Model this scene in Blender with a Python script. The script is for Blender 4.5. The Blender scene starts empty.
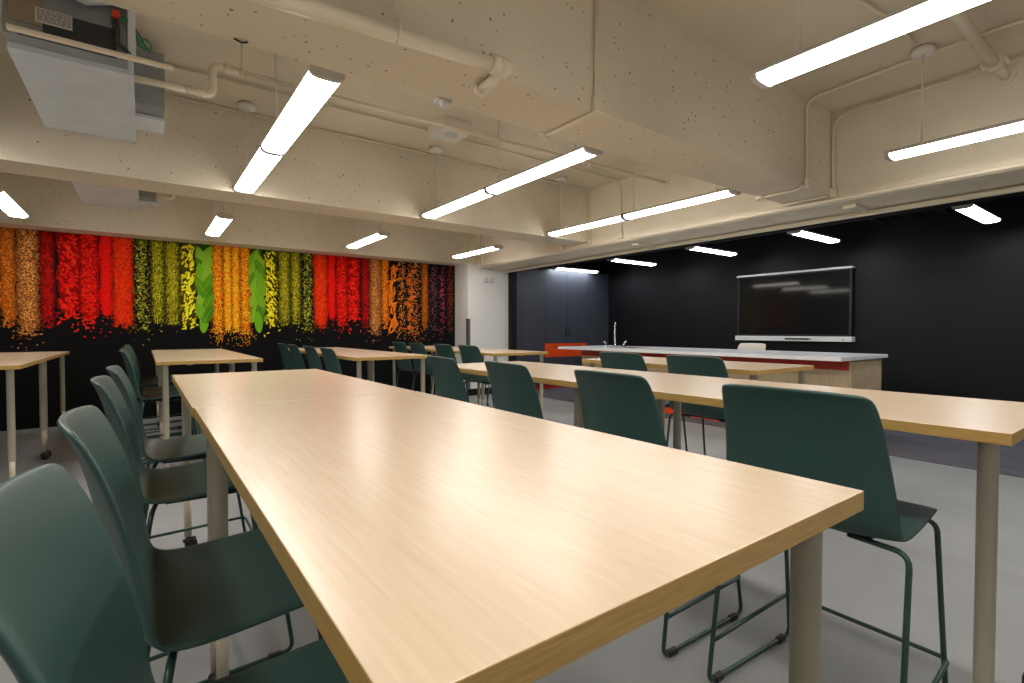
import bpy, bmesh, math, random
from mathutils import Vector, Matrix
R = math.radians
scn = bpy.context.scene
col = scn.collection

# ------------------------------------------------------------------ materials
def nodes(name):
    m = bpy.data.materials.new(name); m.use_nodes = True
    nt = m.node_tree; b = nt.nodes['Principled BSDF']
    return m, nt, b
def mat(name, c, rough=.5, metal=0, spec=.5, var=0, scale=8, bump=0, bscale=200, coat=0):
    m, nt, b = nodes(name)
    b.inputs['Base Color'].default_value = (*c, 1); b.inputs['Roughness'].default_value = rough
    b.inputs['Metallic'].default_value = metal; b.inputs['Specular IOR Level'].default_value = spec
    b.inputs['Coat Weight'].default_value = coat
    tc = nt.nodes.new('ShaderNodeTexCoord')
    if var:
        n = nt.nodes.new('ShaderNodeTexNoise'); n.inputs['Scale'].default_value = scale; n.inputs['Detail'].default_value = 5
        nt.links.new(tc.outputs['Object'], n.inputs['Vector'])
        r = nt.nodes.new('ShaderNodeValToRGB')
        r.color_ramp.elements[0].position = .3; r.color_ramp.elements[1].position = .7
        r.color_ramp.elements[0].color = (*[x*(1-var) for x in c], 1); r.color_ramp.elements[1].color = (*[min(1, x*(1+var)) for x in c], 1)
        nt.links.new(n.outputs['Fac'], r.inputs['Fac']); nt.links.new(r.outputs['Color'], b.inputs['Base Color'])
    if bump:
        n2 = nt.nodes.new('ShaderNodeTexNoise'); n2.inputs['Scale'].default_value = bscale
        nt.links.new(tc.outputs['Object'], n2.inputs['Vector'])
        bp = nt.nodes.new('ShaderNodeBump'); bp.inputs['Strength'].default_value = bump; bp.inputs['Distance'].default_value = .002
        nt.links.new(n2.outputs['Fac'], bp.inputs['Height']); nt.links.new(bp.outputs['Normal'], b.inputs['Normal'])
    return m
def wood(name, c1, c2, rough=.35, stretch=(14, 1.2, 14), spec=.5):
    m, nt, b = nodes(name)
    b.inputs['Roughness'].default_value = rough; b.inputs['Specular IOR Level'].default_value = spec
    tc = nt.nodes.new('ShaderNodeTexCoord'); mp = nt.nodes.new('ShaderNodeMapping'); mp.inputs['Scale'].default_value = stretch
    nt.links.new(tc.outputs['Object'], mp.inputs['Vector'])
    n = nt.nodes.new('ShaderNodeTexNoise'); n.inputs['Scale'].default_value = 6; n.inputs['Detail'].default_value = 9; n.inputs['Roughness'].default_value = .7
    n.inputs['Distortion'].default_value = .35
    nt.links.new(mp.outputs['Vector'], n.inputs['Vector'])
    r = nt.nodes.new('ShaderNodeValToRGB'); e = r.color_ramp.elements
    e[0].position = .32; e[0].color = (*c1, 1); e[1].position = .66; e[1].color = (*c2, 1)
    nt.links.new(n.outputs['Fac'], r.inputs['Fac']); nt.links.new(r.outputs['Color'], b.inputs['Base Color'])
    return m
def concrete(name, c, pits=True):
    """painted cast concrete with small bug holes"""
    m, nt, b = nodes(name); b.inputs['Roughness'].default_value = .75; b.inputs['Specular IOR Level'].default_value = .25
    tc = nt.nodes.new('ShaderNodeTexCoord')
    n = nt.nodes.new('ShaderNodeTexNoise'); n.inputs['Scale'].default_value = 1.6; n.inputs['Detail'].default_value = 6
    nt.links.new(tc.outputs['Object'], n.inputs['Vector'])
    r = nt.nodes.new('ShaderNodeValToRGB'); r.color_ramp.elements[0].position = .3; r.color_ramp.elements[1].position = .75
    r.color_ramp.elements[0].color = (*[x*.93 for x in c], 1); r.color_ramp.elements[1].color = (*[x*1.05 for x in c], 1)
    nt.links.new(n.outputs['Fac'], r.inputs['Fac'])
    out = r.outputs['Color']
    if pits:
        v = nt.nodes.new('ShaderNodeTexVoronoi'); v.inputs['Scale'].default_value = 26; v.inputs['Randomness'].default_value = 1
        nt.links.new(tc.outputs['Object'], v.inputs['Vector'])
        # pit radius differs from cell to cell; most cells have none
        sep = nt.nodes.new('ShaderNodeSeparateColor'); nt.links.new(v.outputs['Color'], sep.inputs['Color'])
        mr = nt.nodes.new('ShaderNodeMapRange'); mr.inputs['From Min'].default_value = .25; mr.inputs['From Max'].default_value = 1
        mr.inputs['To Min'].default_value = 0; mr.inputs['To Max'].default_value = .19
        nt.links.new(sep.outputs['Red'], mr.inputs['Value'])
        lt = nt.nodes.new('ShaderNodeMath'); lt.operation = 'LESS_THAN'
        nt.links.new(v.outputs['Distance'], lt.inputs[0]); nt.links.new(mr.outputs['Result'], lt.inputs[1])
        mx = nt.nodes.new('ShaderNodeMix'); mx.data_type = 'RGBA'
        nt.links.new(lt.outputs[0], mx.inputs['Factor']); nt.links.new(out, mx.inputs['A']); mx.inputs['B'].default_value = (*[x*.3 for x in c], 1)
        out = mx.outputs['Result']
    nt.links.new(out, b.inputs['Base Color'])
    n2 = nt.nodes.new('ShaderNodeTexNoise'); n2.inputs['Scale'].default_value = 60
    nt.links.new(tc.outputs['Object'], n2.inputs['Vector'])
    bp = nt.nodes.new('ShaderNodeBump'); bp.inputs['Strength'].default_value = .15; bp.inputs['Distance'].default_value = .004
    nt.links.new(n2.outputs['Fac'], bp.inputs['Height']); nt.links.new(bp.outputs['Normal'], b.inputs['Normal'])
    return m
def emit(name, c, s):
    m, nt, b = nodes(name)
    b.inputs['Base Color'].default_value = (.8, .8, .8, 1)
    b.inputs['Emission Color'].default_value = (*c, 1); b.inputs['Emission Strength'].default_value = s
    return m

M = {}
CREAM = (.82, .735, .585)
M['concrete'] = concrete('painted concrete', CREAM)
M['ceil'] = concrete('ceiling paint', (.75, .665, .52), pits=False)
M['paint'] = mat('pipe paint', (.82, .73, .57), .45)
M['white_wall'] = mat('white wall paint', (.80, .79, .76), .7, var=.02, scale=2)
M['black_wall'] = mat('black wall paint', (.0028, .0031, .0042), .5, var=.1, scale=1.5, spec=.3)
M['black'] = mat('black paint', (.0035, .0035, .004), .6, spec=.3)
M['wood'] = wood('maple laminate', (.555, .425, .295), (.61, .485, .35), .27, (22, 1.1, 22), .55)
M['edge'] = wood('maple edge band', (.35, .21, .055), (.51, .325, .105), .42, (3, 3, 60))
M['panel'] = wood('maple panel', (.44, .33, .19), (.60, .47, .30), .5, (1, 12, 1.0))
M['leg'] = mat('champagne metal', (.50, .45, .34), .42, metal=.1)
M['leg2'] = mat('inner tube metal', (.54, .48, .37), .4, metal=.1)
M['rubber'] = mat('black rubber', (.012, .012, .012), .45)
M['green'] = mat('dark green plastic', (.028, .070, .063), .42, spec=.45, bump=.12, bscale=900)
M['green_metal'] = mat('dark green metal', (.030, .070, .062), .35, metal=.2)
M['cream'] = mat('cream plastic', (.66, .60, .50), .45)
M['cab'] = mat('slate cabinet laminate', (.055, .060, .076), .42, var=.06, scale=2, spec=.5)
M['orange'] = mat('orange laminate', (.85, .075, .008), .42)
M['red'] = mat('red orange laminate', (.50, .035, .012), .45)
M['quartz'] = mat('white quartz', (.78, .78, .79), .25, var=.05, scale=60)
M['chrome'] = mat('chrome', (.75, .76, .78), .12, metal=1)
M['handle'] = mat('black handle', (.006, .006, .006), .35)
M['glass'] = mat('screen glass', (.011, .0105, .010), .06, spec=.22)
M['bezel'] = mat('black bezel', (.01, .01, .01), .35)
M['white'] = mat('white plastic', (.78, .78, .76), .4)
M['house'] = mat('lamp housing', (.62, .60, .56), .4)
M['galv'] = mat('galvanised sheet', (.30, .32, .33), .45, metal=.35, var=.12, scale=5)
M['wrap'] = mat('pale duct insulation', (.60, .63, .64), .65, var=.07, scale=4)
M['brown'] = mat('brown insulation', (.30, .235, .16), .8)
M['dark'] = mat('dark slot', (.03, .035, .035), .5)
M['greenwire'] = mat('green wire', (.01, .22, .10), .4)
M['redwire'] = mat('red connector', (.8, .06, .02), .4)
M['paper'] = mat('paper label', (.62, .60, .58), .7)
M['ink'] = mat('label ink', (.12, .12, .12), .7)
M['guard'] = mat('grey corner guard', (.10, .10, .11), .5)
M['lamp'] = emit('lamp lens warm white', (1.0, .95, .88), 16)
M['lampc'] = emit('lamp lens cool white', (.88, .93, 1.0), 15)
M['canopy'] = mat('canopy white', (.82, .79, .72), .45)

# floor: sealed concrete
def floor_mat():
    m, nt, b = nodes('sealed grey concrete'); b.inputs['Roughness'].default_value = .5; b.inputs['Specular IOR Level'].default_value = .4
    tc = nt.nodes.new('ShaderNodeTexCoord')
    n = nt.nodes.new('ShaderNodeTexNoise'); n.inputs['Scale'].default_value = 1.1; n.inputs['Detail'].default_value = 8; n.inputs['Roughness'].default_value = .6
    nt.links.new(tc.outputs['Object'], n.inputs['Vector'])
    r = nt.nodes.new('ShaderNodeValToRGB'); r.color_ramp.elements[0].position = .3; r.color_ramp.elements[1].position = .72
    r.color_ramp.elements[0].color = (.275, .285, .29, 1); r.color_ramp.elements[1].color = (.37, .38, .385, 1)
    nt.links.new(n.outputs['Fac'], r.inputs['Fac'])
    w = nt.nodes.new('ShaderNodeTexNoise'); w.inputs['Scale'].default_value = 240
    nt.links.new(tc.outputs['Object'], w.inputs['Vector'])
    mx = nt.nodes.new('ShaderNodeMix'); mx.data_type = 'RGBA'; mx.blend_type = 'MULTIPLY'; mx.inputs['Factor'].default_value = .3
    nt.links.new(r.outputs['Color'], mx.inputs['A']); nt.links.new(w.outputs['Color'], mx.inputs['B'])
    hs = nt.nodes.new('ShaderNodeRGBToBW'); nt.links.new(w.outputs['Color'], hs.inputs['Color']); nt.links.new(hs.outputs['Val'], mx.inputs['B'])
    nt.links.new(mx.outputs['Result'], b.inputs['Base Color'])
    return m
M['floor'] = floor_mat()
def carpet_mat():
    m, nt, b = nodes('slate carpet tile'); b.inputs['Roughness'].default_value = .9; b.inputs['Specular IOR Level'].default_value = .15
    tc = nt.nodes.new('ShaderNodeTexCoord'); mp = nt.nodes.new('ShaderNodeMapping'); mp.inputs['Scale'].default_value = (9, 1.3, 1)
    nt.links.new(tc.outputs['Object'], mp.inputs['Vector'])
    n = nt.nodes.new('ShaderNodeTexNoise'); n.inputs['Scale'].default_value = 3; n.inputs['Detail'].default_value = 6
    nt.links.new(mp.outputs['Vector'], n.inputs['Vector'])
    r = nt.nodes.new('ShaderNodeValToRGB'); r.color_ramp.elements[0].position = .35; r.color_ramp.elements[1].position = .65
    r.color_ramp.elements[0].color = (.075, .072, .088, 1); r.color_ramp.elements[1].color = (.135, .13, .15, 1)
    nt.links.new(n.outputs['Fac'], r.inputs['Fac']); nt.links.new(r.outputs['Color'], b.inputs['Base Color'])
    return m
M['carpet'] = carpet_mat()

# ------------------------------------------------------------------ mesh helpers
def link(name, bm, m, parent=None, smooth=False, extra=None):
    me = bpy.data.meshes.new(name); bm.to_mesh(me); bm.free()
    me.materials.append(m)
    for e in (extra or []): me.materials.append(e)
    if smooth:
        for p in me.polygons: p.use_smooth = True
    o = bpy.data.objects.new(name, me); col.objects.link(o)
    if parent is not None: o.parent = parent
    return o
def tag(o, label=None, cat=None, group=None, kind=None):
    if label: o['label'] = label
    if cat: o['category'] = cat
    if group: o['group'] = group
    if kind: o['kind'] = kind
    return o
def empty(name, loc, label, cat, group=None, rz=0):
    o = bpy.data.objects.new(name, None); o.empty_display_size = .1; col.objects.link(o)
    o.location = loc; o.rotation_euler = (0, 0, rz)
    return tag(o, label, cat, group)
def struct(name, bm, m, extra=None):
    o = link(name, bm, m, extra=extra); o['kind'] = 'structure'; return o
def box(bm, x0, x1, y0, y1, z0, z1, bev=0, mi=0):
    r = bmesh.ops.create_cube(bm, size=1)
    vs = r['verts']
    for v in vs:
        v.co = Vector(((x0+x1)/2+v.co.x*(x1-x0), (y0+y1)/2+v.co.y*(y1-y0), (z0+z1)/2+v.co.z*(z1-z0)))
    fs = {f for v in vs for f in v.link_faces}
    for f in fs: f.material_index = mi
    if bev:
        es = {e for v in vs for e in v.link_edges}
        r = bmesh.ops.bevel(bm, geom=list(es), offset=bev, segments=2, affect='EDGES', profile=.5)
        for f in r['faces']: f.material_index = mi
    return bm
def B(x0, x1, y0, y1, z0, z1, bev=0): return box(bmesh.new(), x0, x1, y0, y1, z0, z1, bev)
def fillet(pts, rad, n=5):
    pts = [Vector(p) for p in pts]; out = [pts[0]]
    for i in range(1, len(pts)-1):
        a, b, c = pts[i-1], pts[i], pts[i+1]
        u = (a-b); w = (c-b); r = min(rad, u.length*.45, w.length*.45)
        p, q = b+u.normalized()*r, b+w.normalized()*r
        for k in range(n+1):
            t = k/n; out.append(p*(1-t)**2+b*2*t*(1-t)+q*t*t)
    out.append(pts[-1]); return out
def tube(bm, pts, r, seg=10, fil=0, caps=True):
    if fil: pts = fillet(pts, fil)
    pts = [Vector(p) for p in pts]
    rings = []; prev = None
    for i, p in enumerate(pts):
        d = (pts[min(i+1, len(pts)-1)]-pts[max(i-1, 0)]).normalized()
        if prev is None:
            n = d.cross(Vector((0, 0, 1)));
            if n.length < .1: n = d.cross(Vector((0, 1, 0)))
            n.normalize()
        else:
            n = (prev-d*prev.dot(d)).normalized()
        prev = n; b = d.cross(n)
        rr = r[i] if isinstance(r, (list, tuple)) else r
        rings.append([bm.verts.new(p+(n*math.cos(2*math.pi*k/seg)+b*math.sin(2*math.pi*k/seg))*rr) for k in range(seg)])
    for a, c in zip(rings, rings[1:]):
        for k in range(seg):
            f = bm.faces.new((a[k], a[(k+1) % seg], c[(k+1) % seg], c[k])); f.smooth = True
    if caps:
        bm.faces.new(list(reversed(rings[0]))); bm.faces.new(rings[-1])
    return bm
def T(pts, r, seg=10, fil=0): return tube(bmesh.new(), pts, r, seg, fil)
def lathe(bm, prof, c=(0, 0, 0), seg=20, axis='z'):
    rings = []
    for (r, h) in prof:
        ring = []
        for k in range(seg):
            a = 2*math.pi*k/seg
            if axis == 'z': co = (c[0]+r*math.cos(a), c[1]+r*math.sin(a), c[2]+h)
            elif axis == 'x': co = (c[0]+h, c[1]+r*math.cos(a), c[2]+r*math.sin(a))
            else: co = (c[0]+r*math.sin(a), c[1]+h, c[2]+r*math.cos(a))
            ring.append(bm.verts.new(co))
        rings.append(ring)
    for a, b in zip(rings, rings[1:]):
        for k in range(seg):
            f = bm.faces.new((a[k], a[(k+1) % seg], b[(k+1) % seg], b[k])); f.smooth = True
    bm.faces.new(list(reversed(rings[0]))); bm.faces.new(rings[-1])
    return bm
def copy_tree(o, parent=None):
    c = o.copy(); col.objects.link(c); c.parent = parent
    for ch in [x for x in bpy.data.objects if x.parent == o]: copy_tree(ch, c)
    return c

# ------------------------------------------------------------------ room constants
ZC = 2.97; XH0, XH1 = 4.75, 5.36; ZH = 2.21; XS = 7.90; YM = 7.93; YP = 7.48
XL, YN = -4.6, -3.6
CX = 5.42                                                     # edge between concrete floor and carpet

struct('floor', B(XL, CX, YN, YM+.3, -.1, 0), M['floor'])
struct('floor.001', B(CX, XS+.1, YN, YM+.3, -.1, .004), M['carpet'])
struct('ceiling', B(XL-.1, XH1, YN-.1, YM+.4, ZC, ZC+.12), M['ceil'])
struct('ceiling.001', B(XH1, XS+.2, YN-.1, YM+.4, ZC-.02, ZC+.12), M['black'])
struct('wall_left', B(XL-.1, XL, YN, YM+.3, 0, ZC), M['white_wall'])
struct('wall_near', B(XL-.1, XH0, YN-.1, YN, 0, ZC), M['white_wall'])
struct('wall_near.001', B(XH0, XS+.1, YN-.1, YN, 0, ZC), M['black_wall'])
struct('wall_right', B(XS, XS+.1, YN, YM+.3, 0, ZC), M['black_wall'])
struct('wall_far', B(XL-.1, XS+.1, YM+.002, YM+.25, 0, ZC), M['black_wall'])
# beams across the room, bearing on the long header over the alcove
struct('trim_1', B(XL, XH0, 1.905, 2.30, 2.28, ZC), M['concrete'])
struct('trim_2', B(XL, XH0, 4.81, 5.20, 2.285, ZC), M['concrete'])
struct('trim_3', B(XL, XH0, 7.60, YM, 2.28, ZC), M['concrete'])
struct('trim_4', B(XH0, XH1, YN, YM, ZH, ZC), M['concrete'])      # header
# white pier between mural and alcove
pier = B(4.505, 5.36, YP, YM, 0, 2.28)
struct('wall_pier', pier, M['white_wall'])
struct('baseboard_far', B(4.50, 5.362, YP-.012, YP, 0, .115), M['black'])
struct('trim_5', B(5.36, 5.46, 7.36, YM, 0, ZC-.03), M['black'])    # dark jamb beside the cabinets
# header's black back face
struct('trim_6', B(XH1, XH1+.012, YN, 7.36, ZH, ZC-.03), M['black'])

# ------------------------------------------------------------------ camera
cam = bpy.data.cameras.new('camera'); cam.sensor_width = 36; cam.lens = 505.6/1024*36; cam.clip_start = .02
co = bpy.data.objects.new('camera', cam); col.objects.link(co); scn.camera = co
co.location = (0, 0, 1.13); co.rotation_euler = (R(90-1.27), 0, R(-36.04))

# ------------------------------------------------------------------ tables
LEN, DEP, TH, TZ = 1.462, .715, .028, .90
def make_table():
    r = empty('table', (0, 0, 0), 'x', 'table')
    bm = bmesh.new(); box(bm, -DEP/2, DEP/2, -LEN/2, LEN/2, TZ-TH, TZ, .0015)
    for f in bm.faces: f.material_index = 0 if f.normal.z > .7 else 1
    link('tabletop', bm, M['wood'], r, extra=[M['edge']])
    fr = bmesh.new()
    for s in (-1, 1):
        box(fr, s*(DEP/2-.22)-.02, s*(DEP/2-.22)+.02, -LEN/2+.20, LEN/2-.20, TZ-TH-.016, TZ-TH)
    link('under_frame', fr, M['leg'], r)
    for sx in (-1, 1):
        for sy in (-1, 1):
            x, y = sx*(DEP/2-.058), sy*(LEN/2-.052)
            lg = bmesh.new()
            lathe(lg, [(.025, TZ-TH-.001), (.025, TZ-TH-.006), (.0202, TZ-TH-.007), (.0202, .262), (.018, .258)], (x, y, 0), 28)
            l = link('leg', lg, M['leg'], r)
            it = bmesh.new(); lathe(it, [(.0165, .27), (.0165, .066)], (x, y, 0), 20)
            for k in range(7):      # adjustment holes
                for a in (-1, 1):
                    lathe(it, [(.003, a*.0168-.0004), (.003, a*.0168+.0004)], (x, y, .088+k*.025), 8, 'x')
            for f in it.faces:
                if len(f.verts) and max((v.co-Vector((x, y, v.co.z))).length for v in f.verts) > .0166: f.material_index = 1
            link('inner_tube', it, M['leg2'], l, extra=[M['rubber']])
            cs = bmesh.new()
            lathe(cs, [(.012, .070), (.012, .052), (.024, .050), (.024, .040), (.01, .038)], (x, y, 0), 16)
            for s in (-1, 1):
                lathe(cs, [(.014, s*.014-.008), (.026, s*.014-.008), (.028, s*.014-.005), (.028, s*.014+.005), (.026, s*.014+.008), (.014, s*.014+.008)], (x+.012, y, .028), 18, 'y')
            box(cs, x-.006, x+.034, y-.007, y+.007, .030, .060, .003)
            link('caster', cs, M['rubber'], l)
    return r
GA = 'counter height tables'
tables = [   # x centre, near end y, length, label
 (.475, .285, 1.472, 'long pale maple table in the foreground, its corner thrust toward the viewer'),
 (.470, 1.760, 1.37, 'pale maple table butted to the far end of the foreground table'),
 (1.912, .250, 1.395, 'pale maple table at right whose front corner sits above a round leg'),
 (1.912, 1.647, 1.385, 'pale maple table continuing the right row behind the middle green chairs'),
 (.425, 4.53, 1.36, 'pale maple table under the orange middle of the mural, nearer of the pair'),
 (.425, 5.892, 1.36, 'pale maple table under the orange middle of the mural, touching its nearer twin'),
 (-1.022, 4.62, 1.38, 'maple table at the left edge, nearer of the pair'),
 (-1.022, 6.002, 1.34, 'maple table at the left edge, farther of the pair'),
 (1.785, 4.22, 1.378, 'maple table below the red bands of the mural, nearer of the pair'),
 (1.785, 5.60, 1.378, 'maple table below the red bands of the mural, farther of the pair'),
 (3.16, 4.17, 1.255, 'maple table before the white pier, end pointing at the orange drawers'),
 (3.16, 5.427, 1.39, 'maple table farthest back beside the white pier'),
 (3.19, 1.51, 1.43, 'short maple table directly in front of the white topped island'),
]
t0 = make_table()
for i, (x, y, ln, lab) in enumerate(tables):
    o = t0 if i == 0 else copy_tree(t0)
    o.location = (x, y+ln/2, 0); o.scale = (1, ln/LEN, 1); o['label'] = lab; o['group'] = GA

# ------------------------------------------------------------------ chairs
def lerp(a, b, t): return a+(b-a)*t
def shell_mesh(m, parent):
    # profile from the front lip of the seat to the top of the back: x, z, half width, edge lift (z), edge forward (x)
    P = [(.214, .588, .198, .0, 0), (.217, .602, .208, .0, 0), (.203, .615, .215, .001, 0), (.165, .619, .221, .002, 0), (.10, .616, .227, .005, 0), (.02, .607, .231, .008, 0), (-.06, .598, .233, .011, .002),
         (-.120, .595, .234, .014, .010), (-.162, .603, .233, .012, .022), (-.188, .628, .231, .006, .036), (-.204, .67, .228, 0, .048), (-.216, .73, .222, 0, .052),
         (-.226, .80, .215, 0, .048), (-.238, .87, .209, 0, .040), (-.253, .925, .204, 0, .034), (-.265, .957, .199, 0, .030), (-.273, .972, .190, -.002, .028), (-.280, .980, .174, -.006, .026)]
    bm = bmesh.new(); NU = 14; rows = []
    for (x, z, w, lz, lx) in P:
        row = []
        for k in range(NU+1):
            u = -1+2*k/NU
            row.append(bm.verts.new((x+lx*u*u, w*u, z+lz*abs(u)**2.5)))
        rows.append(row)
    for a, b in zip(rows, rows[1:]):
        for k in range(NU):
            f = bm.faces.new((a[k], b[k], b[k+1], a[k+1])); f.smooth = True
    bmesh.ops.recalc_face_normals(bm, faces=bm.faces[:])
    up = sum(f.normal.z for f in bm.faces if abs(f.calc_center_median().z-.625) < .02)
    if up < 0: bmesh.ops.reverse_faces(bm, faces=bm.faces[:])
    o = link('seat_shell', bm, m, parent, smooth=True)
    s = o.modifiers.new('thick', 'SOLIDIFY'); s.thickness = .011; s.offset = -1
    d = o.modifiers.new('sub', 'SUBSURF'); d.levels = 1; d.render_levels = 1
    return o
def make_chair(label, shell, frame):
    r = empty('counter_chair', (0, 0, 0), label, 'chair')
    shell_mesh(shell, r)
    pan = bmesh.new(); box(pan, -.10, .15, -.15, .15, .572, .589, .006)
    link('seat_mount', pan, M['rubber'], r)
    tr = .0072
    for s in (-1, 1):
        bm = T([(-.115, s*.10, .578), (-.135, s*.242, .578), (-.215, s*.250, tr+.004), (.265, s*.226, tr+.004), (.185, s*.215, .582), (.175, s*.10, .582)], tr, 10, .035)
        l = link('leg', bm, frame, r)
        for (gx, gy) in ((-.165, .2475), (.205, .2290)):
            g = B(gx-.022, gx+.022, s*gy-.010, s*gy+.010, .0, .021, .004); link('glide', g, M['rubber'], l)
    zf = .150
    def leg_at(front, z):
        t = z/.59
        return (lerp(.265, .185, t), lerp(.226, .215, t)) if front else (lerp(-.215, -.135, t), lerp(.250, .242, t))
    fx, fy = leg_at(True, zf+.012); rx, ry = leg_at(False, zf-.01)
    fr = T([(rx, -ry, zf-.01), (fx+.013, -fy-.008, zf+.01), (fx+.013, fy+.008, zf+.01), (rx, ry, zf-.01)], tr*.95, 10, .03)
    link('footrest', fr, frame, r)
    return r
c0 = make_chair('x', M['green'], M['green_metal'])
GC = 'dark green counter chairs'
chairs = [  # x, y, rotation in degrees, label
 (1.650, .662, 0, 'green chair at right, back and legs fully in view beyond the foreground table corner'),
 (1.655, 1.312, -4, 'green chair back in the middle, next along from the nearest right chair'),
 (1.665, 2.000, -4, 'green chair back right of centre, third from the right along the foreground table'),
 (1.668, 2.665, -4, 'green chair back at centre, fourth and farthest along the foreground table'),
 (.160, .635, 0, 'green chair filling the bottom left corner, back cropped by the frame'),
 (.160, 1.215, 0, 'green chair next to the bottom left one, its empty seat fully in view'),
 (.145, 2.095, 0, 'green chair third along the left side of the foreground table'),
 (.155, 2.700, 0, 'green chair fourth and last along the left side of the foreground table'),
 (.125, 4.98, 0, 'green chair left of the table under the orange bands, nearest of its row'),
 (.120, 5.51, 0, 'green chair left of the table under the orange bands, second of its row'),
 (.120, 6.22, 0, 'green chair left of the table under the orange bands, third of its row'),
 (.120, 6.76, 0, 'green chair left of the table under the orange bands, last by the mural'),
 (1.57, 4.66, 0, 'green chair by the table under the red bands, nearest of four'),
 (1.57, 5.25, 0, 'green chair by the table under the red bands, second from its near end'),
 (1.57, 5.945, 0, 'green chair by the table under the red bands, third from its near end'),
 (1.57, 6.47, 0, 'green chair by the table under the red bands, farthest of four'),
 (2.97, 4.53, 0, 'green chair before the white pier, nearest of the back right row'),
 (2.97, 5.085, 0, 'green chair second in the back right row, in front of the mural edge'),
 (2.97, 5.775, 0, 'green chair third in the back right row, below the brown spice bands'),
 (2.97, 6.30, 0, 'green chair last in the back right row, farthest from the viewer'),
 (2.96, 1.85, 0, 'green chair at the short table before the island, right one of the two'),
 (2.96, 2.44, 0, 'green chair at the short table before the island, left one under the faucet'),
]
for i, (x, y, rz, lab) in enumerate(chairs):
    o = c0 if i == 0 else copy_tree(c0)
    o.location = (x, y, 0); o.rotation_euler = (0, 0, R(rz)); o['label'] = lab; o['group'] = GC
wc = make_chair('cream chair behind the white island, only its back top showing below the screen', M['cream'], M['chrome'])
wc.scale = (1, 1, .962)
wc.rotation_euler = (0, 0, R(180)); wc.location = (6.86, 3.86, .004)

# ------------------------------------------------------------------ pendant lights
def make_light(n, cool=False, L=1.185):
    """linear pendant along Y with n lens sections of 1.19 m; origin at the ceiling over its middle"""
    lm = M['lampc'] if cool else M['lamp']
    r = empty('pendant_light', (0, 0, 0), 'x', 'light')
    zb = 0.0
    W, D = .074, .023
    def prof():       # closed section, lens first
        sg = lambda v: math.copysign(abs(v)**.62, v)
        return [(W*sg(math.cos(a)), -D*abs(math.sin(a))**.75) for a in [math.pi*k/14 for k in range(15)]]
    hb = bmesh.new()
    y0, y1 = -n*L/2, n*L/2
    top = [(-W-.001, .0), (-W-.001, .012), (-W+.022, .030), (W-.022, .030), (W+.001, .012), (W+.001, .0)]
    A = [hb.verts.new((x, y0, z+D)) for x, z in top]; C = [hb.verts.new((x, y1, z+D)) for x, z in top]
    k = len(top)
    for i in range(k): hb.faces.new((A[i], A[(i+1) % k], C[(i+1) % k], C[i]))
    hb.faces.new(A[::-1]); hb.faces.new(C)
    bmesh.ops.recalc_face_normals(hb, faces=hb.faces[:])
    link('housing', hb, M['house'], r)
    for j in range(n):
        a, b = y0+j*L+(.006 if j else .012), y0+(j+1)*L-(.006 if j < n-1 else .012)
        bm = bmesh.new(); pr = prof()
        A = [bm.verts.new((x, a, z+D)) for x, z in pr]; C = [bm.verts.new((x, b, z+D)) for x, z in pr]
        for i in range(len(pr)-1):
            f = bm.faces.new((A[i], A[i+1], C[i+1], C[i])); f.smooth = True
        bm.faces.new((A[0], C[0], C[-1], A[-1])); bm.faces.new(A[::-1]); bm.faces.new(C)
        bmesh.ops.recalc_face_normals(bm, faces=bm.faces[:])
        link('lens', bm, lm, r)
    for s in (-1, 1):
        y = s*(n*L/2)
        bm = bmesh.new(); pr = [(x*1.05, z*1.25+D) for x, z in prof()]+[(x*1.02, z+D+.002) for x, z in top[1:-1]]
        yy = sorted((y-s*.010, y+s*.020))
        A = [bm.verts.new((x, yy[0], z)) for x, z in pr]; C = [bm.verts.new((x, yy[1], z)) for x, z in pr]
        k = len(pr)
        for i in range(k): bm.faces.new((A[i], A[(i+1) % k], C[(i+1) % k], C[i]))
        bm.faces.new(A[::-1]); bm.faces.new(C); bmesh.ops.recalc_face_normals(bm, faces=bm.faces[:])
        link('end_cap', bm, M['house'], r)
    for j in range(1, n):
        y = y0+j*L; bm = bmesh.new(); pr = [(x*1.03, z*1.75+D) for x, z in prof()]+[(x*1.01, z+D+.001) for x, z in top[1:-1]]
        A = [bm.verts.new((x, y-.020, z)) for x, z in pr]; C = [bm.verts.new((x, y+.020, z)) for x, z in pr]; k = len(pr)
        for i in range(k): bm.faces.new((A[i], A[(i+1) % k], C[(i+1) % k], C[i]))
        bm.faces.new(A[::-1]); bm.faces.new(C); bmesh.ops.recalc_face_normals(bm, faces=bm.faces[:])
        link('joint_band', bm, M['guard'], r)
    return r
ZB = 2.292
def add_rods(r, ys, canopy_y, zb, ceil, cool=False, cm=None):
    """suspension rods up to the ceiling, a round canopy where the power cord enters"""
    for y in ys:
        bm = bmesh.new(); lathe(bm, [(.006, .05), (.006, ceil-zb)], (0, y, 0), 10)
        link('suspension_rod', bm, cm or M['canopy'], r)
    if canopy_y is not None:
        bm = bmesh.new(); lathe(bm, [(.02, -.050), (.058, -.046), (.066, -.034), (.066, -.012), (.05, -.01), (.05, 0)], (0, canopy_y, ceil-zb), 24)
        link('canopy', bm, M['canopy'], r)
p2 = make_light(2); add_rods(p2, (1.02, -.09, -1.02), 1.02, ZB, ZC)
GL = 'linear pendant lights'
l2 = [(.698, 3.60, 'long double pendant light at left centre, running away above the foreground table'),
      (2.40, 3.58, 'long double pendant light in the middle, between the two big beams'),
      (4.085, 3.58, 'long double pendant light nearest the alcove header, between the two big beams'),
      (2.375, .07, 'large double pendant light crossing the top right corner'),
      (4.125, .10, 'double pendant light at the right edge, its end above the black alcove lights'),
      (-.97, 3.60, None), (.705, .10, None), (-.97, .10, None)]
first = True
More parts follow.
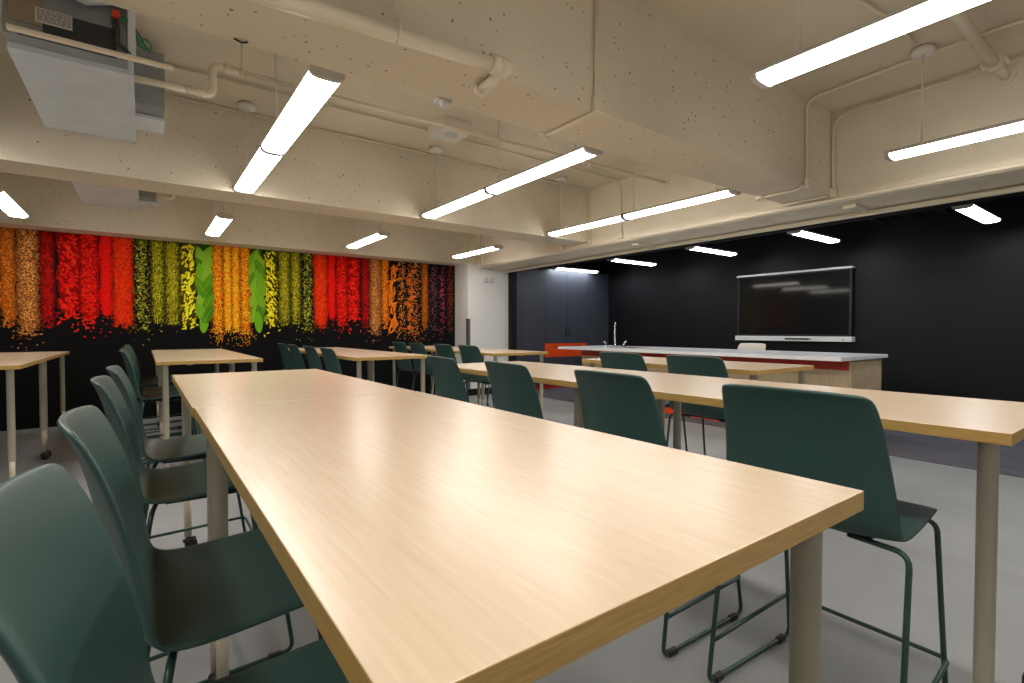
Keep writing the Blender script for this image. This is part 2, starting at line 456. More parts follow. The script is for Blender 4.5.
for (x, y, lab) in l2:
    o = p2 if first else copy_tree(p2); first = False
    o.location = (x, y, ZB); o['group'] = GL
    o['label'] = lab or 'double pendant light out of frame on the left'
p1 = make_light(1); add_rods(p1, (.45, -.45), None, ZB, ZC)
l1 = [(.70, 6.62, 'short single pendant light before the yellow and olive bands of the mural'),
      (2.40, 6.56, 'short single pendant light before the red bands of the mural'),
      (4.09, 6.55, 'short single pendant light in front of the white pier'),
      (-1.03, 6.62, 'pendant light cut off by the left edge of the picture')]
first = True
for (x, y, lab) in l1:
    o = p1 if first else copy_tree(p1); first = False
    o.location = (x, y, ZB); o['label'] = lab; o['group'] = 'short pendant lights near the mural'
pc = make_light(1, True, 1.08); add_rods(pc, (.38, -.38), None, 2.285, ZC-.02, cm=M['black'])
l0 = [(1.385, 'cool white alcove light at far right, nearest of the alcove row'), (2.92, 'cool white alcove light above the right part of the screen'),
      (4.34, 'cool white alcove light above and left of the screen'), (5.85, 'cool white alcove light beside the tall cabinets'),
      (7.27, 'cool white alcove light glowing on the top of the slate cabinets'), (-.15, None), (-1.7, None)]
first = True
for (y, lab) in l0:
    o = pc if first else copy_tree(pc); first = False
    o.location = (6.83, y, 2.285); o.rotation_euler = (0, 0, R(90)); o['group'] = 'alcove lights'
    o['label'] = lab or 'cool white alcove light out of frame to the right'

# ------------------------------------------------------------------ mural
def mural():
    rnd = random.Random(7)
    verts = []; faces = []; cols = []
    y = YM-.004
    X0, X1, Z0, Z1 = -3.9, 4.505, 0.0, 2.28
    lay = [0]
    def quad(pts, c, dy=0):
        i = len(verts)
        for (x, z) in pts: verts.append((x, y-dy, z))
        faces.append(list(range(i, i+len(pts)))); cols.append(c)
    quad([(X0, Z0), (X1, Z0), (X1, Z1), (X0, Z1)], (.006, .006, .0068))
    def hexa(x, z, a, b, ang, c, n=6):
        if x < X0+a or x > X1-a or z > Z1-a: return
        ca, sa = math.cos(ang), math.sin(ang)
        lay[0] = (lay[0]+1) % 40
        quad([(x+a*math.cos(t)*ca-b*math.sin(t)*sa, z+a*math.cos(t)*sa+b*math.sin(t)*ca) for t in [2*math.pi*k/n for k in range(n)]], c, .0004+lay[0]*.00003)
    tone = [1.0]
    def jit(c, v=.35):
        k = (1+rnd.uniform(-v, v))*tone[0]; return tuple(max(0, min(1, q*k*(1+rnd.uniform(-.12, .12)))) for q in c)
    def band(x0, x1, zb, pal, a, b, dens, ang=None, base=None, fade=.22, scatter=.28, var=.35, w=None):
        """seeds fill the strip, thin out at its foot and trickle below it"""
        if base:
            n = 26; L = []; Rr = []
            for i in range(n+1):
                z = Z1-.002-(Z1-.002-(zb+fade*.25))*i/n
                wob = .012*math.sin(z*13+x0*7)+.008*math.sin(z*31+x0)
                tp = max(0, (i/n-.9)/.1)*(x1-x0)*.2
                L.append((x0+wob+tp, z)); Rr.append((x1+wob*.7-tp, z))
            for i in range(n):
                quad([L[i], Rr[i], Rr[i+1], L[i+1]], base, .0002)
        area = (x1-x0)*(Z1-zb); N = int(area/(math.pi*a*b)*dens)
        for _ in range(N):
            z = rnd.uniform(zb-.02, Z1-.01); x = rnd.gauss((x0+x1)/2, (x1-x0)*.30)
            if x < x0-.02 or x > x1+.02: x = rnd.uniform(x0, x1)
            t = (z-zb)/fade
            if t < 1 and rnd.random() > .35+.65*max(t, 0): continue
            s = rnd.uniform(.8, 1.2)
            q = min(1, abs(x-(x0+x1)/2)/((x1-x0)/2)); tone[0] = 1.15-.85*q*q*q      # each printed heap rounds off to dark at its sides
            an = rnd.uniform(0, math.pi) if ang is None else ang+rnd.gauss(0, .45)
            hexa(x, z, a*s, b*s, an, jit(rnd.choice(pal), var))
        tone[0] = 1.0
        for _ in range(int(70*scatter*(x1-x0)/.15*(.009/max(a, .005)))):
            z = zb+.05-abs(rnd.gauss(0, .11)); x = rnd.gauss((x0+x1)/2, (x1-x0)*.45)
            if z > .88: hexa(x, z, a*.9, b*.9, rnd.uniform(0, 3.1), jit(rnd.choice(pal), var*.6))
    def leaf(cx, cz, ln, wd, ang, c, vein):
        pts = []
        for k in range(24):
            t = 2*math.pi*k/24; r = math.cos(t); u = r*ln/2
            h = wd/2*math.sin(t)*abs(math.sin(t))**.35*(1-.25*r)*(1+.05*math.sin(t*9))
            pts.append((cx+u*math.cos(ang)-h*math.sin(ang), cz+u*math.sin(ang)+h*math.cos(ang)))
        lay[0] = (lay[0]+1) % 40
        quad(pts, c, .0005+lay[0]*.00003)
        e = Vector((math.cos(ang), math.sin(ang))); nrm = Vector((-e.y, e.x)); p = Vector((cx, cz))
        a_, b_ = p-e*ln*.46, p+e*ln*.46
        quad([tuple(a_-nrm*.002), tuple(b_-nrm*.001), tuple(b_+nrm*.001), tuple(a_+nrm*.002)], vein, .002)
    def leaves(x0, x1, zb, mir):
        cx = (x0+x1)/2
        quad([(x0+.02, Z1-.01), (x1-.02, Z1-.01), (x1-.03, zb+.22), (cx, zb+.12), (x0+.03, zb+.22)], (.02, .075, .006), .0002)
        z = Z1-.15; k = 0
        while z > zb+.22:
            for s in (-1, 1):
                g = rnd.choice([(.10, .26, .015), (.17, .38, .03), (.06, .19, .012), (.24, .45, .05)])
                leaf(cx+s*.035+rnd.uniform(-.01, .01), z+rnd.uniform(-.03, .03), .27, .115, R(90+s*mir*rnd.uniform(10, 30)), g, (.30, .55, .10))
            z -= .13; k += 1
        leaf(cx+.01*mir, zb+.13, .32, .10, R(90+4*mir), (.16, .40, .03), (.30, .55, .10))
    tan = [(.45, .17, .05), (.60, .26, .09), (.26, .07, .02), (.75, .42, .20)]
    orange = [(.85, .18, .012), (.70, .11, .008), (.95, .28, .03)]
    lent = [(.90, .20, .008), (.95, .32, .015), (.70, .08, .006), (1.0, .48, .04)]
    core = [(1.0, .30, .01), (1.0, .42, .02), (.95, .16, .01), (1.0, .58, .06)]
    dred = [(.34, .008, .006), (.45, .012, .008), (.22, .004, .004)]
    red = [(.80, .014, .008), (.90, .03, .012), (.60, .008, .006)]
    olive = [(.36, .32, .015), (.22, .21, .012), (.55, .50, .05), (.10, .10, .008)]
    pepper = [(.16, .18, .02), (.30, .30, .04), (.50, .46, .12), (.06, .07, .01), (.08, .09, .01)]
    saff = [(.90, .028, .006), (.95, .07, .010), (.70, .012, .004)]
    yel = [(.85, .68, .02), (.70, .55, .015), (.92, .80, .10)]
    C = .985
    dark_seed = [(.28, .12, .15), (.16, .09, .12), (.45, .22, .24)]
    for s in (-1, 1):
        def bd(a, b, *q, **k):
            x0, x1 = (C+a, C+b) if s > 0 else (C-b, C-a)
            band(x0, x1, *q, **k)
        bd(.0, .10, 1.12, core, .009, .006, 1.9, base=(.75, .14, .008), scatter=.5, fade=.12)
        bd(.10, .235, 1.10, lent, .0085, .0065, 1.7, base=(.35, .045, .004), scatter=1.2, fade=.14)
        leaves(*((C+.235, C+.405) if s > 0 else (C-.405, C-.235)), 1.12, s)
        bd(.415, .585, 1.17, yel, .025, .010, .85, ang=R(-60*s), scatter=.12, base=(.05, .045, .004), var=.25, fade=.1)
        bd(.60, .755, 1.22, olive, .020, .0028, 1.9, ang=R(70), base=(.045, .045, .005), scatter=.12)
        bd(.77, .90, 1.24, olive, .012, .004, 1.9, ang=R(80), base=(.05, .048, .005), scatter=.1)
        bd(.915, 1.08, 1.15, pepper, .0105, .009, .95, scatter=.35, fade=.15)
        bd(1.09, 1.29, 1.18, saff, .018, .0035, 1.7, ang=R(75), base=(.50, .02, .005), scatter=.12, fade=.14)
        bd(1.295, 1.41, 1.29, red, .006, .005, .5, base=(.72, .006, .005), scatter=.02, var=.15, fade=.1)
        bd(1.42, 1.60, 1.22, red, .011, .010, 1.1, base=(.32, .003, .003), scatter=.4, fade=.18)
        bd(1.60, 1.79, 1.30, red, .026, .011, 1.1, ang=R(-50), base=(.25, .003, .003), scatter=.5, fade=.15)
        bd(1.82, 1.95, 1.18, dred, .010, .006, 1.5, base=(.13, .003, .003), scatter=.05, fade=.3)
        bd(1.955, 2.145, 1.08, tan, .009, .007, 1.4, base=(.22, .075, .03), scatter=.35, fade=.18)
        bd(2.15, 2.275, 1.18, orange if s > 0 else [(.50, .13, .02), (.62, .20, .04), (.35, .07, .01)], .010, .007, 1.3, base=(.30, .07, .01), scatter=.1)
        for _ in range(46):      # cinnamon sticks
            x = C+s*rnd.uniform(2.29, 2.40); z = rnd.uniform(1.12, 2.16); an = R(rnd.gauss(78, 22)); hl = rnd.uniform(.05, .10); e = Vector((math.cos(an), math.sin(an))); n_ = Vector((-e.y, e.x))*.010
            p = Vector((x, z)); lay[0] = (lay[0]+1) % 40
            quad([tuple(p-e*hl-n_), tuple(p+e*hl-n_), tuple(p+e*hl+n_), tuple(p-e*hl+n_)], jit((.80, .17, .015)), .0006+lay[0]*.00003)
        bd(2.43, 2.58, 1.12, tan+orange, .010, .008, .5, scatter=.5, fade=.5)
        for _ in range(26):      # star anise
            x = C+s*rnd.gauss(2.65, .035); z = rnd.uniform(1.12, 2.22)
            c = jit((.78, .15, .02)); ph = rnd.uniform(0, 1)
            for k in range(8): hexa(x+.022*math.cos(ph+k*math.pi/4), z+.022*math.sin(ph+k*math.pi/4), .018, .005, ph+k*math.pi/4, c)
        bd(2.58, 2.86, 1.08, orange+tan, .0095, .0075, .32, scatter=.5, fade=.5)
        bd(2.865, 2.99, 1.15, [(.42, .11, .01), (.30, .07, .01), (.55, .18, .02)], .008, .004, 1.2, base=(.12, .03, .004), scatter=.1, fade=.3)
        bd(3.00, 3.19, 1.15, dark_seed, .008, .006, .25, scatter=.25, fade=.6)
        bd(3.20, 3.33, 1.12, [(.50, .08, .11), (.55, .13, .15), (.16, .08, .12)], .011, .008, .30, scatter=.2, fade=.4)
        bd(3.35, 3.50, 1.12, [(.14, .03, .015), (.22, .05, .02)], .009, .005, .5, scatter=.1, fade=.5)
    def vivid(c):
        m_ = min(c)*.55; return tuple(min(1, (v-m_)*1.25) for v in c)
    cols[:] = [cols[0]]+[vivid(c) for c in cols[1:]]
    me = bpy.data.meshes.new('mural'); me.from_pydata(verts, [], faces)
    at = me.color_attributes.new('ink', 'FLOAT_COLOR', 'CORNER')
    data = []
    for f, c in zip(faces, cols): data += [c[0], c[1], c[2], 1.0]*len(f)
    at.data.foreach_set('color', data)
    # make every face look into the room
    me.update()
    bm = bmesh.new(); bm.from_mesh(me)
    for f in bm.faces:
        if f.normal.y > 0: f.normal_flip()
    bm.to_mesh(me); bm.free()
    m, nt, b = nodes('printed mural'); b.inputs['Roughness'].default_value = .7; b.inputs['Specular IOR Level'].default_value = .08
    vc = nt.nodes.new('ShaderNodeVertexColor'); vc.layer_name = 'ink'
    nt.links.new(vc.outputs['Color'], b.inputs['Base Color'])
    me.materials.append(m)
    o = bpy.data.objects.new('mural', me); col.objects.link(o)
    tag(o, 'wall mural of hanging red, orange, yellow and green spice bands on black', 'mural')
mural()

# ------------------------------------------------------------------ cabinets at the far end of the alcove
YC = 7.40; CT = 2.30
def handle(parent, x0, x1, z0, z1, y=YC):
    bm = bmesh.new()
    if z1-z0 > x1-x0: pts = [((x0+x1)/2, y, z0), ((x0+x1)/2, y-.028, z0), ((x0+x1)/2, y-.028, z1), ((x0+x1)/2, y, z1)]
    else: pts = [(x0, y, (z0+z1)/2), (x0, y-.028, (z0+z1)/2), (x1, y-.028, (z0+z1)/2), (x1, y, (z0+z1)/2)]
    tube(bm, pts, .006, 8, .01); link('handle', bm, M['handle'], parent)
def cabinet(x0, x1, label, doors, drawers):
    r = empty('tall_cabinet', ((x0+x1)/2, YC, .004), label, 'cabinet', 'slate tall cabinets')
    cx = (x0+x1)/2
    body = B(x0+.001-cx, x1-.001-cx, .02, YM-YC-.01, .10, CT)
    link('body', body, M['cab'], r)
    link('toe_kick', B(x0-cx, x1-cx, .05, .07, 0, .10), M['red'], r)
    for (a, b, z0, z1, hs) in doors:
        d = link('door', B(a+.002-cx, b-.002-cx, 0, .019, z0+.002, z1-.002, .0015), M['cab'], r)
        if hs is not None: handle(d, hs-.004-cx, hs+.004-cx, 1.02, 1.16, 0)
    for (a, b, z0, z1, mm) in drawers:
        d = link('drawer', B(a+.002-cx, b-.002-cx, 0, .019, z0+.002, z1-.002, .0015), M[mm], r)
        if z1-z0 > .1: handle(d, (a+b)/2-.07-cx, (a+b)/2+.07-cx, z1-.06, z1-.052, 0)
    return r
cabinet(5.46, 6.16, 'slate tall cabinet beside the white pier, single full door', [(5.60, 6.16, .62, CT, None), (5.46, 5.60, .10, CT, None)], [(5.60, 6.16, .36, .62, 'cab'), (5.60, 6.16, .10, .36, 'cab')])
cabinet(6.16, 7.27, 'slate double door cabinet with orange drawers and two upright handles', [(6.16, 6.715, .875, CT, 6.675), (6.715, 7.27, .875, CT, 6.755)],
        [(6.16, 6.715, .61, .875, 'orange'), (6.715, 7.27, .61, .875, 'orange'), (6.16, 6.715, .36, .61, 'cab'), (6.715, 7.27, .36, .61, 'cab'), (6.16, 6.715, .10, .36, 'cab'), (6.715, 7.27, .10, .36, 'cab')])
cabinet(7.27, 7.895, 'slate tall cabinet in the corner against the black wall', [(7.27, 7.895, .62, CT, None)], [(7.27, 7.895, .10, .62, 'cab')])

# ------------------------------------------------------------------ island
IX0, IX1, IY0, IY1, IZ = 5.36, 6.55, 2.04, 6.12, .87
tag(link('worktop', B(IX0, IX1, IY0, IY1, IZ-.038, IZ, .003), M['quartz']), 'long white quartz worktop of the demonstration island', 'worktop')
n = 4; y0, y1 = 2.10, 5.92; bx0, bx1 = 5.70, 6.50
names = ['nearest the right end with a maple end panel', 'second from its right end', 'third from its right end', 'at the far left end below the faucet']
for i in range(n):
    a, b = y0+(y1-y0)*i/n, y0+(y1-y0)*(i+1)/n
    r = empty('island_cabinet', (bx0, (a+b)/2, .004), 'maple fronted island cabinet with red rail, '+names[i], 'cabinet', 'island cabinets')
    h = (b-a)/2; W = bx1-bx0
    link('body', B(.02, W, -h, h, .10, IZ-.0425), M['panel'], r)
    link('front_panel', B(0, .019, -h+.0015, h-.0015, .115, .720, .001), M['panel'], r)
    link('top_rail', B(.0, .019, -h, h, .722, IZ-.043), M['red'], r)
    link('toe_kick', B(.035, .05, -h, h, 0, .112), M['orange'], r)
    if i == 0: link('end_panel', B(0, W, -h-.018, -h, .0, IZ-.0425), M['panel'], r)
# faucet
fx, fy = 6.12, 5.60
r = empty('faucet', (fx, fy, IZ), 'chrome gooseneck faucet with two wing handles on the white island', 'faucet')
bm = bmesh.new(); lathe(bm, [(.03, 0), (.03, .012), (.02, .018), (.017, .06), (.013, .065)], (0, 0, 0), 18)
link('base', bm, M['chrome'], r)
link('spout', T([(0, 0, .06), (0, 0, .34), (-.02, -.03, .375), (-.07, -.07, .36), (-.09, -.085, .28)], .013, 12, .05), M['chrome'], r)
for s in (-1, 1):
    bm = bmesh.new(); lathe(bm, [(.024, 0), (.024, .01), (.014, .02), (.014, .05)], (s*.08, -s*.11, 0), 16)
    tube(bm, [(s*.08, -s*.11, .045), (s*.09, -s*.125, .06), (s*.11, -s*.155, .09)], [.012, .010, .007], 10)
    link('handle', bm, M['chrome'], r)
bm = bmesh.new()
for (a, b, c, d) in ((-.2, .2, -.01, 0), (-.2, .2, .50, .51), (-.2, -.19, 0, .5), (.19, .2, 0, .5)): box(bm, a, b, c, d, .0003, .008)
box(bm, -.19, .19, 0, .5, .0003, .0012)
o = link('sink', bm, M['chrome']); o.location = (5.95, 4.95, IZ); tag(o, 'low stainless sink rim set in the island worktop beside the faucet', 'sink')

# ------------------------------------------------------------------ screen
sy0, sy1 = 2.85, 4.51
r = empty('interactive_screen', (XS-.002, (sy0+sy1)/2, 1.5), 'large dark interactive screen with white top strip and tray on the black wall', 'screen')
h = (sy1-sy0)/2
link('body', B(-.085, 0, -h+.01, h-.01, -.50, .48), M['bezel'], r)
link('display', B(-.090, -.0855, -h+.04, h-.045, -.43, .458), M['glass'], r)
link('top_strip', B(-.105, 0, -h, h, .480, .508, .004), M['white'], r)
tr = link('tray', B(-.115, 0, -h-.01, h+.01, -.530, -.458, .004), M['white'], r)
bm = bmesh.new()
for a, b in ((.18, .26), (.28, .36), (.40, .42)): box(bm, -.117, -.115, h-.75-a, h-.75-a+.06, -.500, -.488)
box(bm, -.117, -.115, -h+.09, -h+.11, -.505, -.493); box(bm, -.117, -.115, h-.18, h-.14, -.500, -.494)
link('buttons', bm, M['bezel'], tr)
link('pen_holder', B(-.122, -.1152, h-1.12, h-.78, -.508, -.484, .003), M['bezel'], tr)

# ------------------------------------------------------------------ pipes, conduits and boxes
def pipe(name, pts, r, label, cat, group=None, m='paint', fil=.05, seg=12):
    p0 = Vector(pts[0]); bm = T([Vector(p)-p0 for p in pts], r, seg, fil)
    o = link(name, bm, M[m]); o.location = p0
    return tag(o, label, cat, group)
def clampring(par, c, r, axis, m='paint', w=.02):
    bm = bmesh.new(); lathe(bm, [(r*.9, -w), (r, -w), (r, w), (r*.9, w)], c, 18, axis); return link('coupling', bm, M[m], par)

# sprinkler main hugging the near beam, turning up into its underside
sp = empty('sprinkler_pipe', (0, 1.85, 2.30), 'thick cream pipe along the lower edge of the big near beam, capped at right', 'pipe')
link('run', T([(-2.5, 0, -.065), (.35, 0, -.062), (1.27, 0, -.012)], .030, 16), M['paint'], sp)
clampring(sp, (1.255, 0, -.013), .040, 'x', w=.022)
bm = bmesh.new(); lathe(bm, [(.030, .0), (.040, .0), (.040, .05), (.034, .055)], (1.27, 0, -.012), 18, 'x'); box(bm, 1.32, 1.355, -.018, .018, -.030, .006, .003)
link('plug', bm, M['paint'], sp)
link('branch', T([(1.285, .0, -.016), (1.285, .055, -.047), (1.285, .17, -.047)], .025, 14, .03), M['paint'], sp)
bm = bmesh.new(); lathe(bm, [(.026, .150), (.030, .152), (.030, .176), (.022, .178)], (1.285, 0, -.051), 20, 'y'); link('escutcheon', bm, M['paint'], sp)
link('hanger_strap', T([(.80, 0, -.072), (.80, -.034, -.045), (.80, -.034, .01), (.80, .03, .03), (.80, .03, .12)], .006, 8, .02), M['paint'], sp)

# drain pipe between the beams
pd = empty('drain_pipe', (0, 3.6, 2.75), 'cream pipe under the ceiling between the beams, stepping down to the grey air unit', 'pipe')
link('run', T([(.46, 0, 0), (2.5, 0, .01), (4.74, 0, .035)], .016, 14), M['paint'], pd)
link('drop', T([(.50, 0, 0), (.36, 0, 0), (.36, 0, -.185), (.22, 0, -.185)], .0225, 14, .045), M['paint'], pd)
link('lower_run', T([(.30, 0, -.185), (-.026, 0, -.195)], .019, 14), M['paint'], pd)
clampring(pd, (.435, 0, 0), .027, 'x'); clampring(pd, (.30, 0, -.185), .027, 'x')
for hx in (.52, 3.55): link('hanger', T([(hx, 0, .0), (hx, 0, .22)], .005, 8), M['paint'], pd); clampring(pd, (hx, 0, 0.002), .026, 'x', w=.006)
bm = bmesh.new(); lathe(bm, [(.045, -.012), (.045, 0)], (4.75, 0, .036), 20, 'x'); link('escutcheon', bm, M['paint'], pd)

GP = 'painted conduits'
pipe('conduit', [(.12, 4.22, 2.95), (4.72, 4.24, 2.95), (4.735, 4.24, 2.258)], .010, 'thin cream conduit on the ceiling left of the middle pendant, bending down the header', 'conduit', GP, fil=.14)
pipe('conduit', [(.12, 4.77, 2.95), (4.72, 4.77, 2.95), (4.735, 4.77, 2.258)], .010, 'thin cream conduit in the corner of ceiling and second beam', 'conduit', GP, fil=.14)
pipe('conduit', [(4.72, YN+.05, 2.93), (4.72, 1.885, 2.93), (4.735, 1.885, 2.258)], .011, 'cream conduit on the header beside the big beam, bending along the ceiling', 'conduit', GP, fil=.14)
pipe('conduit', [(4.20, YN+.05, 2.95), (4.20, 1.10, 2.95), (4.25, 1.89, 2.95), (4.27, 1.89, 2.26), (4.27, 2.26, 2.262)], .011, 'cream conduit dropping down the face of the big beam near its right end', 'conduit', GP, fil=.10)
pipe('conduit', [(1.918, 1.892, 2.965), (1.918, 1.892, 2.268), (1.91, 2.295, 2.268)], .011, 'cream conduit wrapping the big near beam at the middle', 'conduit', GP, fil=.012)
pipe('conduit', [(4.70, 1.91, 2.266), (4.70, 2.30, 2.266)], .010, 'cream conduit across the beam underside next to the header', 'conduit', GP)
pipe('conduit', [(4.735, 5.30, 2.90), (4.735, 5.30, 2.258)], .010, 'cream vertical conduit on the header beyond the second beam', 'conduit', GP)
pipe('conduit', [(4.735, 7.44, 2.92), (4.735, 7.44, 2.24), (4.95, 7.44, 2.19)], .009, 'cream conduit down the corner above the white pier', 'conduit', GP, fil=.02)
pipe('conduit', [(4.735, YN+.05, 2.232), (4.735, 7.40, 2.232)], .017, 'long cream conduit along the bottom corner of the alcove header', 'conduit', GP)
pipe('conduit', [(5.25, YN+.05, 2.178), (5.25, 7.40, 2.178)], .024, 'long cream pipe under the alcove header beside the black opening', 'conduit', GP)
pipe('conduit', [(2.05, 1.30, 2.95), (3.60, 1.12, 2.95), (3.98, 1.12, 2.95)], .010, 'cream conduit reaching the ceiling rose of the right pendant', 'conduit', GP, fil=.1)
# conduit fittings
for (x0, x1, a, b, z0, z1, lab) in ((4.712, 4.745, 4.215, 4.265, 2.252, 2.31, 'cream fitting under the conduit behind the right middle pendant'),
        (4.712, 4.745, 4.745, 4.795, 2.252, 2.31, 'cream fitting at the foot of the conduit by the second beam'),
        (4.708, 4.745, 1.855, 1.905, 2.252, 2.33, 'cream fitting at the foot of the header conduit by the big beam'),
        (4.24, 4.295, 1.868, 1.90, 2.255, 2.34, 'cream fitting where the conduit turns under the big beam at right'),
        (1.895, 1.945, 1.868, 1.902, 2.255, 2.345, 'cream fitting where the conduit turns under the big beam at the middle'),
        (1.885, 1.935, 2.285, 2.325, 2.245, 2.29, 'cream fitting at the far lower edge of the big beam, middle'),
        (4.25, 4.295, 2.245, 2.30, 2.245, 2.279, 'cream fitting at the far lower edge of the big beam, right'),
        (4.712, 4.745, 5.275, 5.325, 2.252, 2.31, 'cream fitting on the header beyond the second beam'),
        (4.70, 4.745, 7.405, 7.465, 2.20, 2.30, 'cream junction box at the top of the white pier')):
    c = Vector(((x0+x1)/2, (a+b)/2, (z0+z1)/2))
    o = link('conduit_fitting', B(x0-c.x, x1-c.x, a-c.y, b-c.y, z0-c.z, z1-c.z, .006), M['paint']); o.location = c
    tag(o, lab, 'conduit fitting', 'conduit fittings')
# long flat box under header
for (ya, yb, lab) in ((1.62, 2.02, 'cream junction box under the header below the big beam'), (3.9, 4.4, 'cream junction box under the header behind the right middle pendant')):
    o = link('junction_box', B(-.13, .13, -.05, .05, -.035, 0, .004), M['paint']); o.location = (5.02, (ya+yb)/2, ZH); tag(o, lab, 'junction box', 'header junction boxes')
    link('stub', T([(.13, 0, -.02), (.33, .0, -.02)], .012, 10), M['paint'], o)
# thick pipe top right
rp = empty('ceiling_pipe', (3.2, .835, 2.85), 'thick cream pipe at top right with a grooved coupling entering the header', 'pipe')
link('run', T([(-1.2, 0, .0), (1.25, 0, 0)], .031, 16), M['paint'], rp)
link('reducer', T([(1.24, 0, 0), (1.55, 0, 0)], .026, 14), M['paint'], rp)
clampring(rp, (1.24, 0, 0), .050, 'x', w=.032)
bm = bmesh.new()
bm.free()
for s in (-1, 1):
    bm = bmesh.new(); box(bm, 1.19, 1.29, s*.058-.008, s*.058+.008, -.012, .012, .003); link('clamp_bolt', bm, M['paint'], rp)
bm = bmesh.new(); lathe(bm, [(.055, -.012), (.055, 0)], (1.549, 0, 0), 20, 'x'); link('escutcheon', bm, M['paint'], rp)

# sensor box on ceiling
r = empty('ceiling_sensor_box', (2.235, 4.02, ZC), 'square cream box with a round grille on the ceiling by the middle pendant', 'sensor')
link('housing', B(-.14, .14, -.15, .15, -.10, 0, .006), M['canopy'], r)
bm = bmesh.new(); lathe(bm, [(.055, -.107), (.06, -.099)], (0, -.02, 0), 24); link('grille', bm, M['wrap'], r)
r = empty('smoke_detector', (1.235, 2.265, 2.28), 'small white detector under the far lower edge of the big near beam', 'detector')
bm = bmesh.new(); lathe(bm, [(.018, -.034), (.026, -.03), (.03, -.012)], (0, 0, 0), 18); link('sensor_head', bm, M['white'], r)
link('bracket', B(-.05, .03, -.02, .035, -.012, 0, .002), M['white'], r)
bm = T([(0, 0, 0), (.03, 0, -.008), (.05, 0, .002)], .004, 8, .01); o = link('ceiling_hook', bm, M['handle']); o.location = (.30, 2.27, 2.276); tag(o, 'tiny bent hook under the big near beam at upper left', 'hook')

# emergency light and corner guard
r = empty('emergency_light', (4.93, YP, 2.02), 'white twin head emergency light high on the white pier', 'light')
link('housing', B(-.11, .11, -.03, 0, -.045, .045, .012), M['white'], r)
for s in (-1, 1):
    bm = bmesh.new(); lathe(bm, [(.036, -.062), (.042, -.055), (.042, -.025)], (s*.06, 0, 0), 20, 'y'); link('lamp_head', bm, M['house'], r)
bm = bmesh.new(); box(bm, -.004, .045, -.006, .0, .115, 1.33); box(bm, -.006, .0, -.006, .05, .115, 1.33)
o = link('corner_guard', bm, M['guard']); o.location = (4.503, YP, 0); tag(o, 'dark grey corner guard on the left edge of the white pier', 'corner guard')

# ------------------------------------------------------------------ air handling units
def air_unit(y0, y1, label, openfront):
    x0, x1 = -.515, -.03; zb = 2.50
    r = empty('air_conditioner', (x0, y0, zb), label, 'air conditioner', 'ceiling air units')
    W, L = x1-x0, y1-y0
    bm = bmesh.new(); box(bm, 0, W, .0, L, 0, .40, .003); link('casing', bm, M['wrap'], r)
    link('flange', B(-.004, W+.004, .0, L+.012, -.006, .004, .001), M['wrap'], r)
    sb = link('side_duct', B(W+.001, W+.155, .45, L-.29, .02, .36, .003), M['galv'], r)
    link('duct_foot', B(W+.001, W+.157, .62, L-.285, -.004, .018, .003), M['wrap'], r)
    if openfront:
        # stepped front: recessed fan bay with strut, label and wiring
        f = link('front_panel', B(.0, W-.02, -.10, -.001, .02, .36, .004), M['galv'], r)
        link('insulation_patch', B(.02, .14, -.112, -.101, .085, .30, .003), M['brown'], f)
        link('air_slot', B(.14, .42, -.106, -.1005, .055, .17, .002), M['dark'], f)
        link('lower_slot', B(.05, .42, -.106, -.1005, .024, .034), M['dark'], f)
        lb = link('rating_label', B(.115, .25, -.1145, -.1125, .100, .170), M['paper'], f)
        t = bmesh.new(); rr = random.Random(3)
        for k in range(7):
            z = .162-k*.0085; x = .122
            while x < .242:
                w = rr.uniform(.006, .022); box(t, x, min(x+w, .246), -.1149, -.1146, z-.0022, z+.0022); x += w+.004
        link('print', t, M['ink'], lb)
        st = link('strut', B(.02, .66, -.150, -.120, .022, .042, .003), M['paint'], r)
        wr = bmesh.new()
        tube(wr, [(.41, -.13, .23), (.47, -.14, .22), (.50, -.135, .16), (.52, -.14, .10), (.555, -.14, .09), (.57, -.14, .12), (.54, -.135, .15), (.52, -.13, .13)], .0045, 8, .02)
        tube(wr, [(.42, -.12, .225), (.49, -.13, .205), (.53, -.13, .13), (.56, -.13, .085)], .0045, 8, .02)
        link('green_wires', wr, M['greenwire'], r)
        wr = bmesh.new()
        for k in range(3): tube(wr, [(.40+.01*k, -.12, .22), (.41+.012*k, -.13, .16), (.40+.014*k, -.12, .10), (.46+.01*k, -.12, .06)], .004, 8, .02)
        link('dark_wires', wr, M['dark'], r)
        link('connector', B(.405, .435, -.15, -.125, .215, .25, .004), M['redwire'], r)
        link('end_bracket', B(.47, .50, -.16, -.06, .08, .34, .002), M['wrap'], r)
        # pale insulated duct sagging above the front
        d = bmesh.new(); tube(d, [(.10, -.20, .36), (.30, -.20, .345), (.44, -.20, .37)], [.10, .13, .10], 24)
        link('insulated_duct', d, M['wrap'], r)
    else:
        link('drain_stub', T([(W+.15, .5, .05), (W+.30, .5, .05), (W+.30, .5, .30)], .018, 12, .04), M['paint'], r)
        bm = bmesh.new(); tube(bm, [(.0, -.05, .03), (-.06, -.06, .0)], .022, 12); tube(bm, [(-.05, -.06, .02), (-.05, -.06, -.03)], .016, 12); link('valve', bm, M['canopy'], r)
    return r
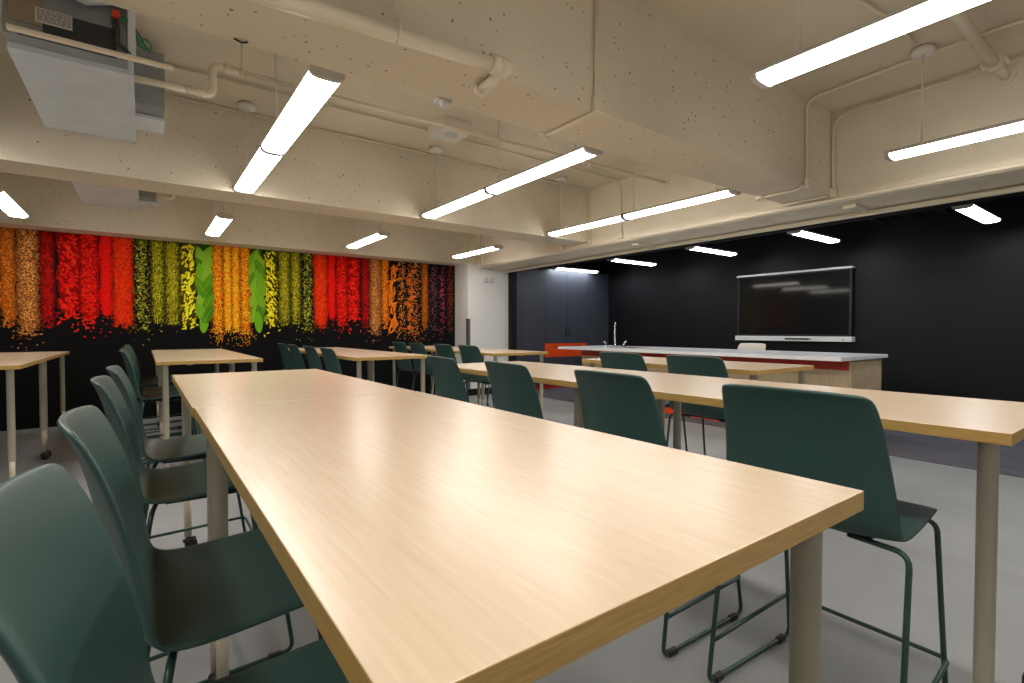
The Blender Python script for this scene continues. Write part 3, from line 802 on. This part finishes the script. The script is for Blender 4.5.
air_unit(3.42, 4.60, 'grey ceiling air unit with open wiring at the upper left', True)
air_unit(6.10, 7.18, 'smaller looking grey air unit behind the second beam above the mural', False)
pipe('conduit', [(XL+.1, 3.50, 2.56), (-.56, 3.50, 2.56)], .022, 'cream pipe entering the air unit from the left edge', 'conduit', GP)
pipe('conduit', [(XL+.1, 3.85, 2.80), (-.56, 3.85, 2.80)], .012, 'thin cream conduit left of the air unit near the ceiling', 'conduit', GP)

# ------------------------------------------------------------------ black services in the alcove
GB = 'black alcove services'
pipe('sprinkler_main', [(5.78, YN+.05, 2.265), (5.78, 7.10, 2.265)], .045, 'black painted pipe running the length of the alcove below the header', 'pipe', None, 'black')
for k, y in enumerate((.9, 2.4, 3.9, 5.4)):
    o = pipe('pipe_hanger', [(5.78, y, 2.312), (5.78, y, 2.94)], .006, ['black hanger rod of the alcove pipe at far right', 'black hanger rod of the alcove pipe above the screen right side', 'black hanger rod of the alcove pipe above the screen left side', 'black hanger rod of the alcove pipe nearest the cabinets'][k], 'hanger', 'alcove pipe hangers', 'black')
r = empty('black_air_unit', (6.9, 1.9, 2.50), 'black painted air unit above the black wall, right of the screen', 'air conditioner')
link('casing', B(-.4, .5, -.5, .5, -.02, .42, .004), M['black'], r)
bm = bmesh.new()
for yy in (-.44, -.15, .15, .44): box(bm, -.46, .5, yy-.02, yy+.02, -.07, -.03)
link('support_rails', bm, M['black'], r)
link('refrigerant_pipe', T([(-.9, .62, .05), (-.55, .62, .05), (-.55, .62, -.12), (-.55, -.3, -.12)], .02, 10, .05), M['black'], r)

# ------------------------------------------------------------------ world and colour
w = bpy.data.worlds.new('world'); scn.world = w; w.use_nodes = True
w.node_tree.nodes['Background'].inputs['Color'].default_value = (.02, .02, .02, 1)
w.node_tree.nodes['Background'].inputs['Strength'].default_value = .2
scn.view_settings.view_transform = 'Standard'; scn.view_settings.look = 'None'
scn.view_settings.gamma = 1; scn.view_settings.use_curve_mapping = False
scn.view_settings.exposure = 0.53
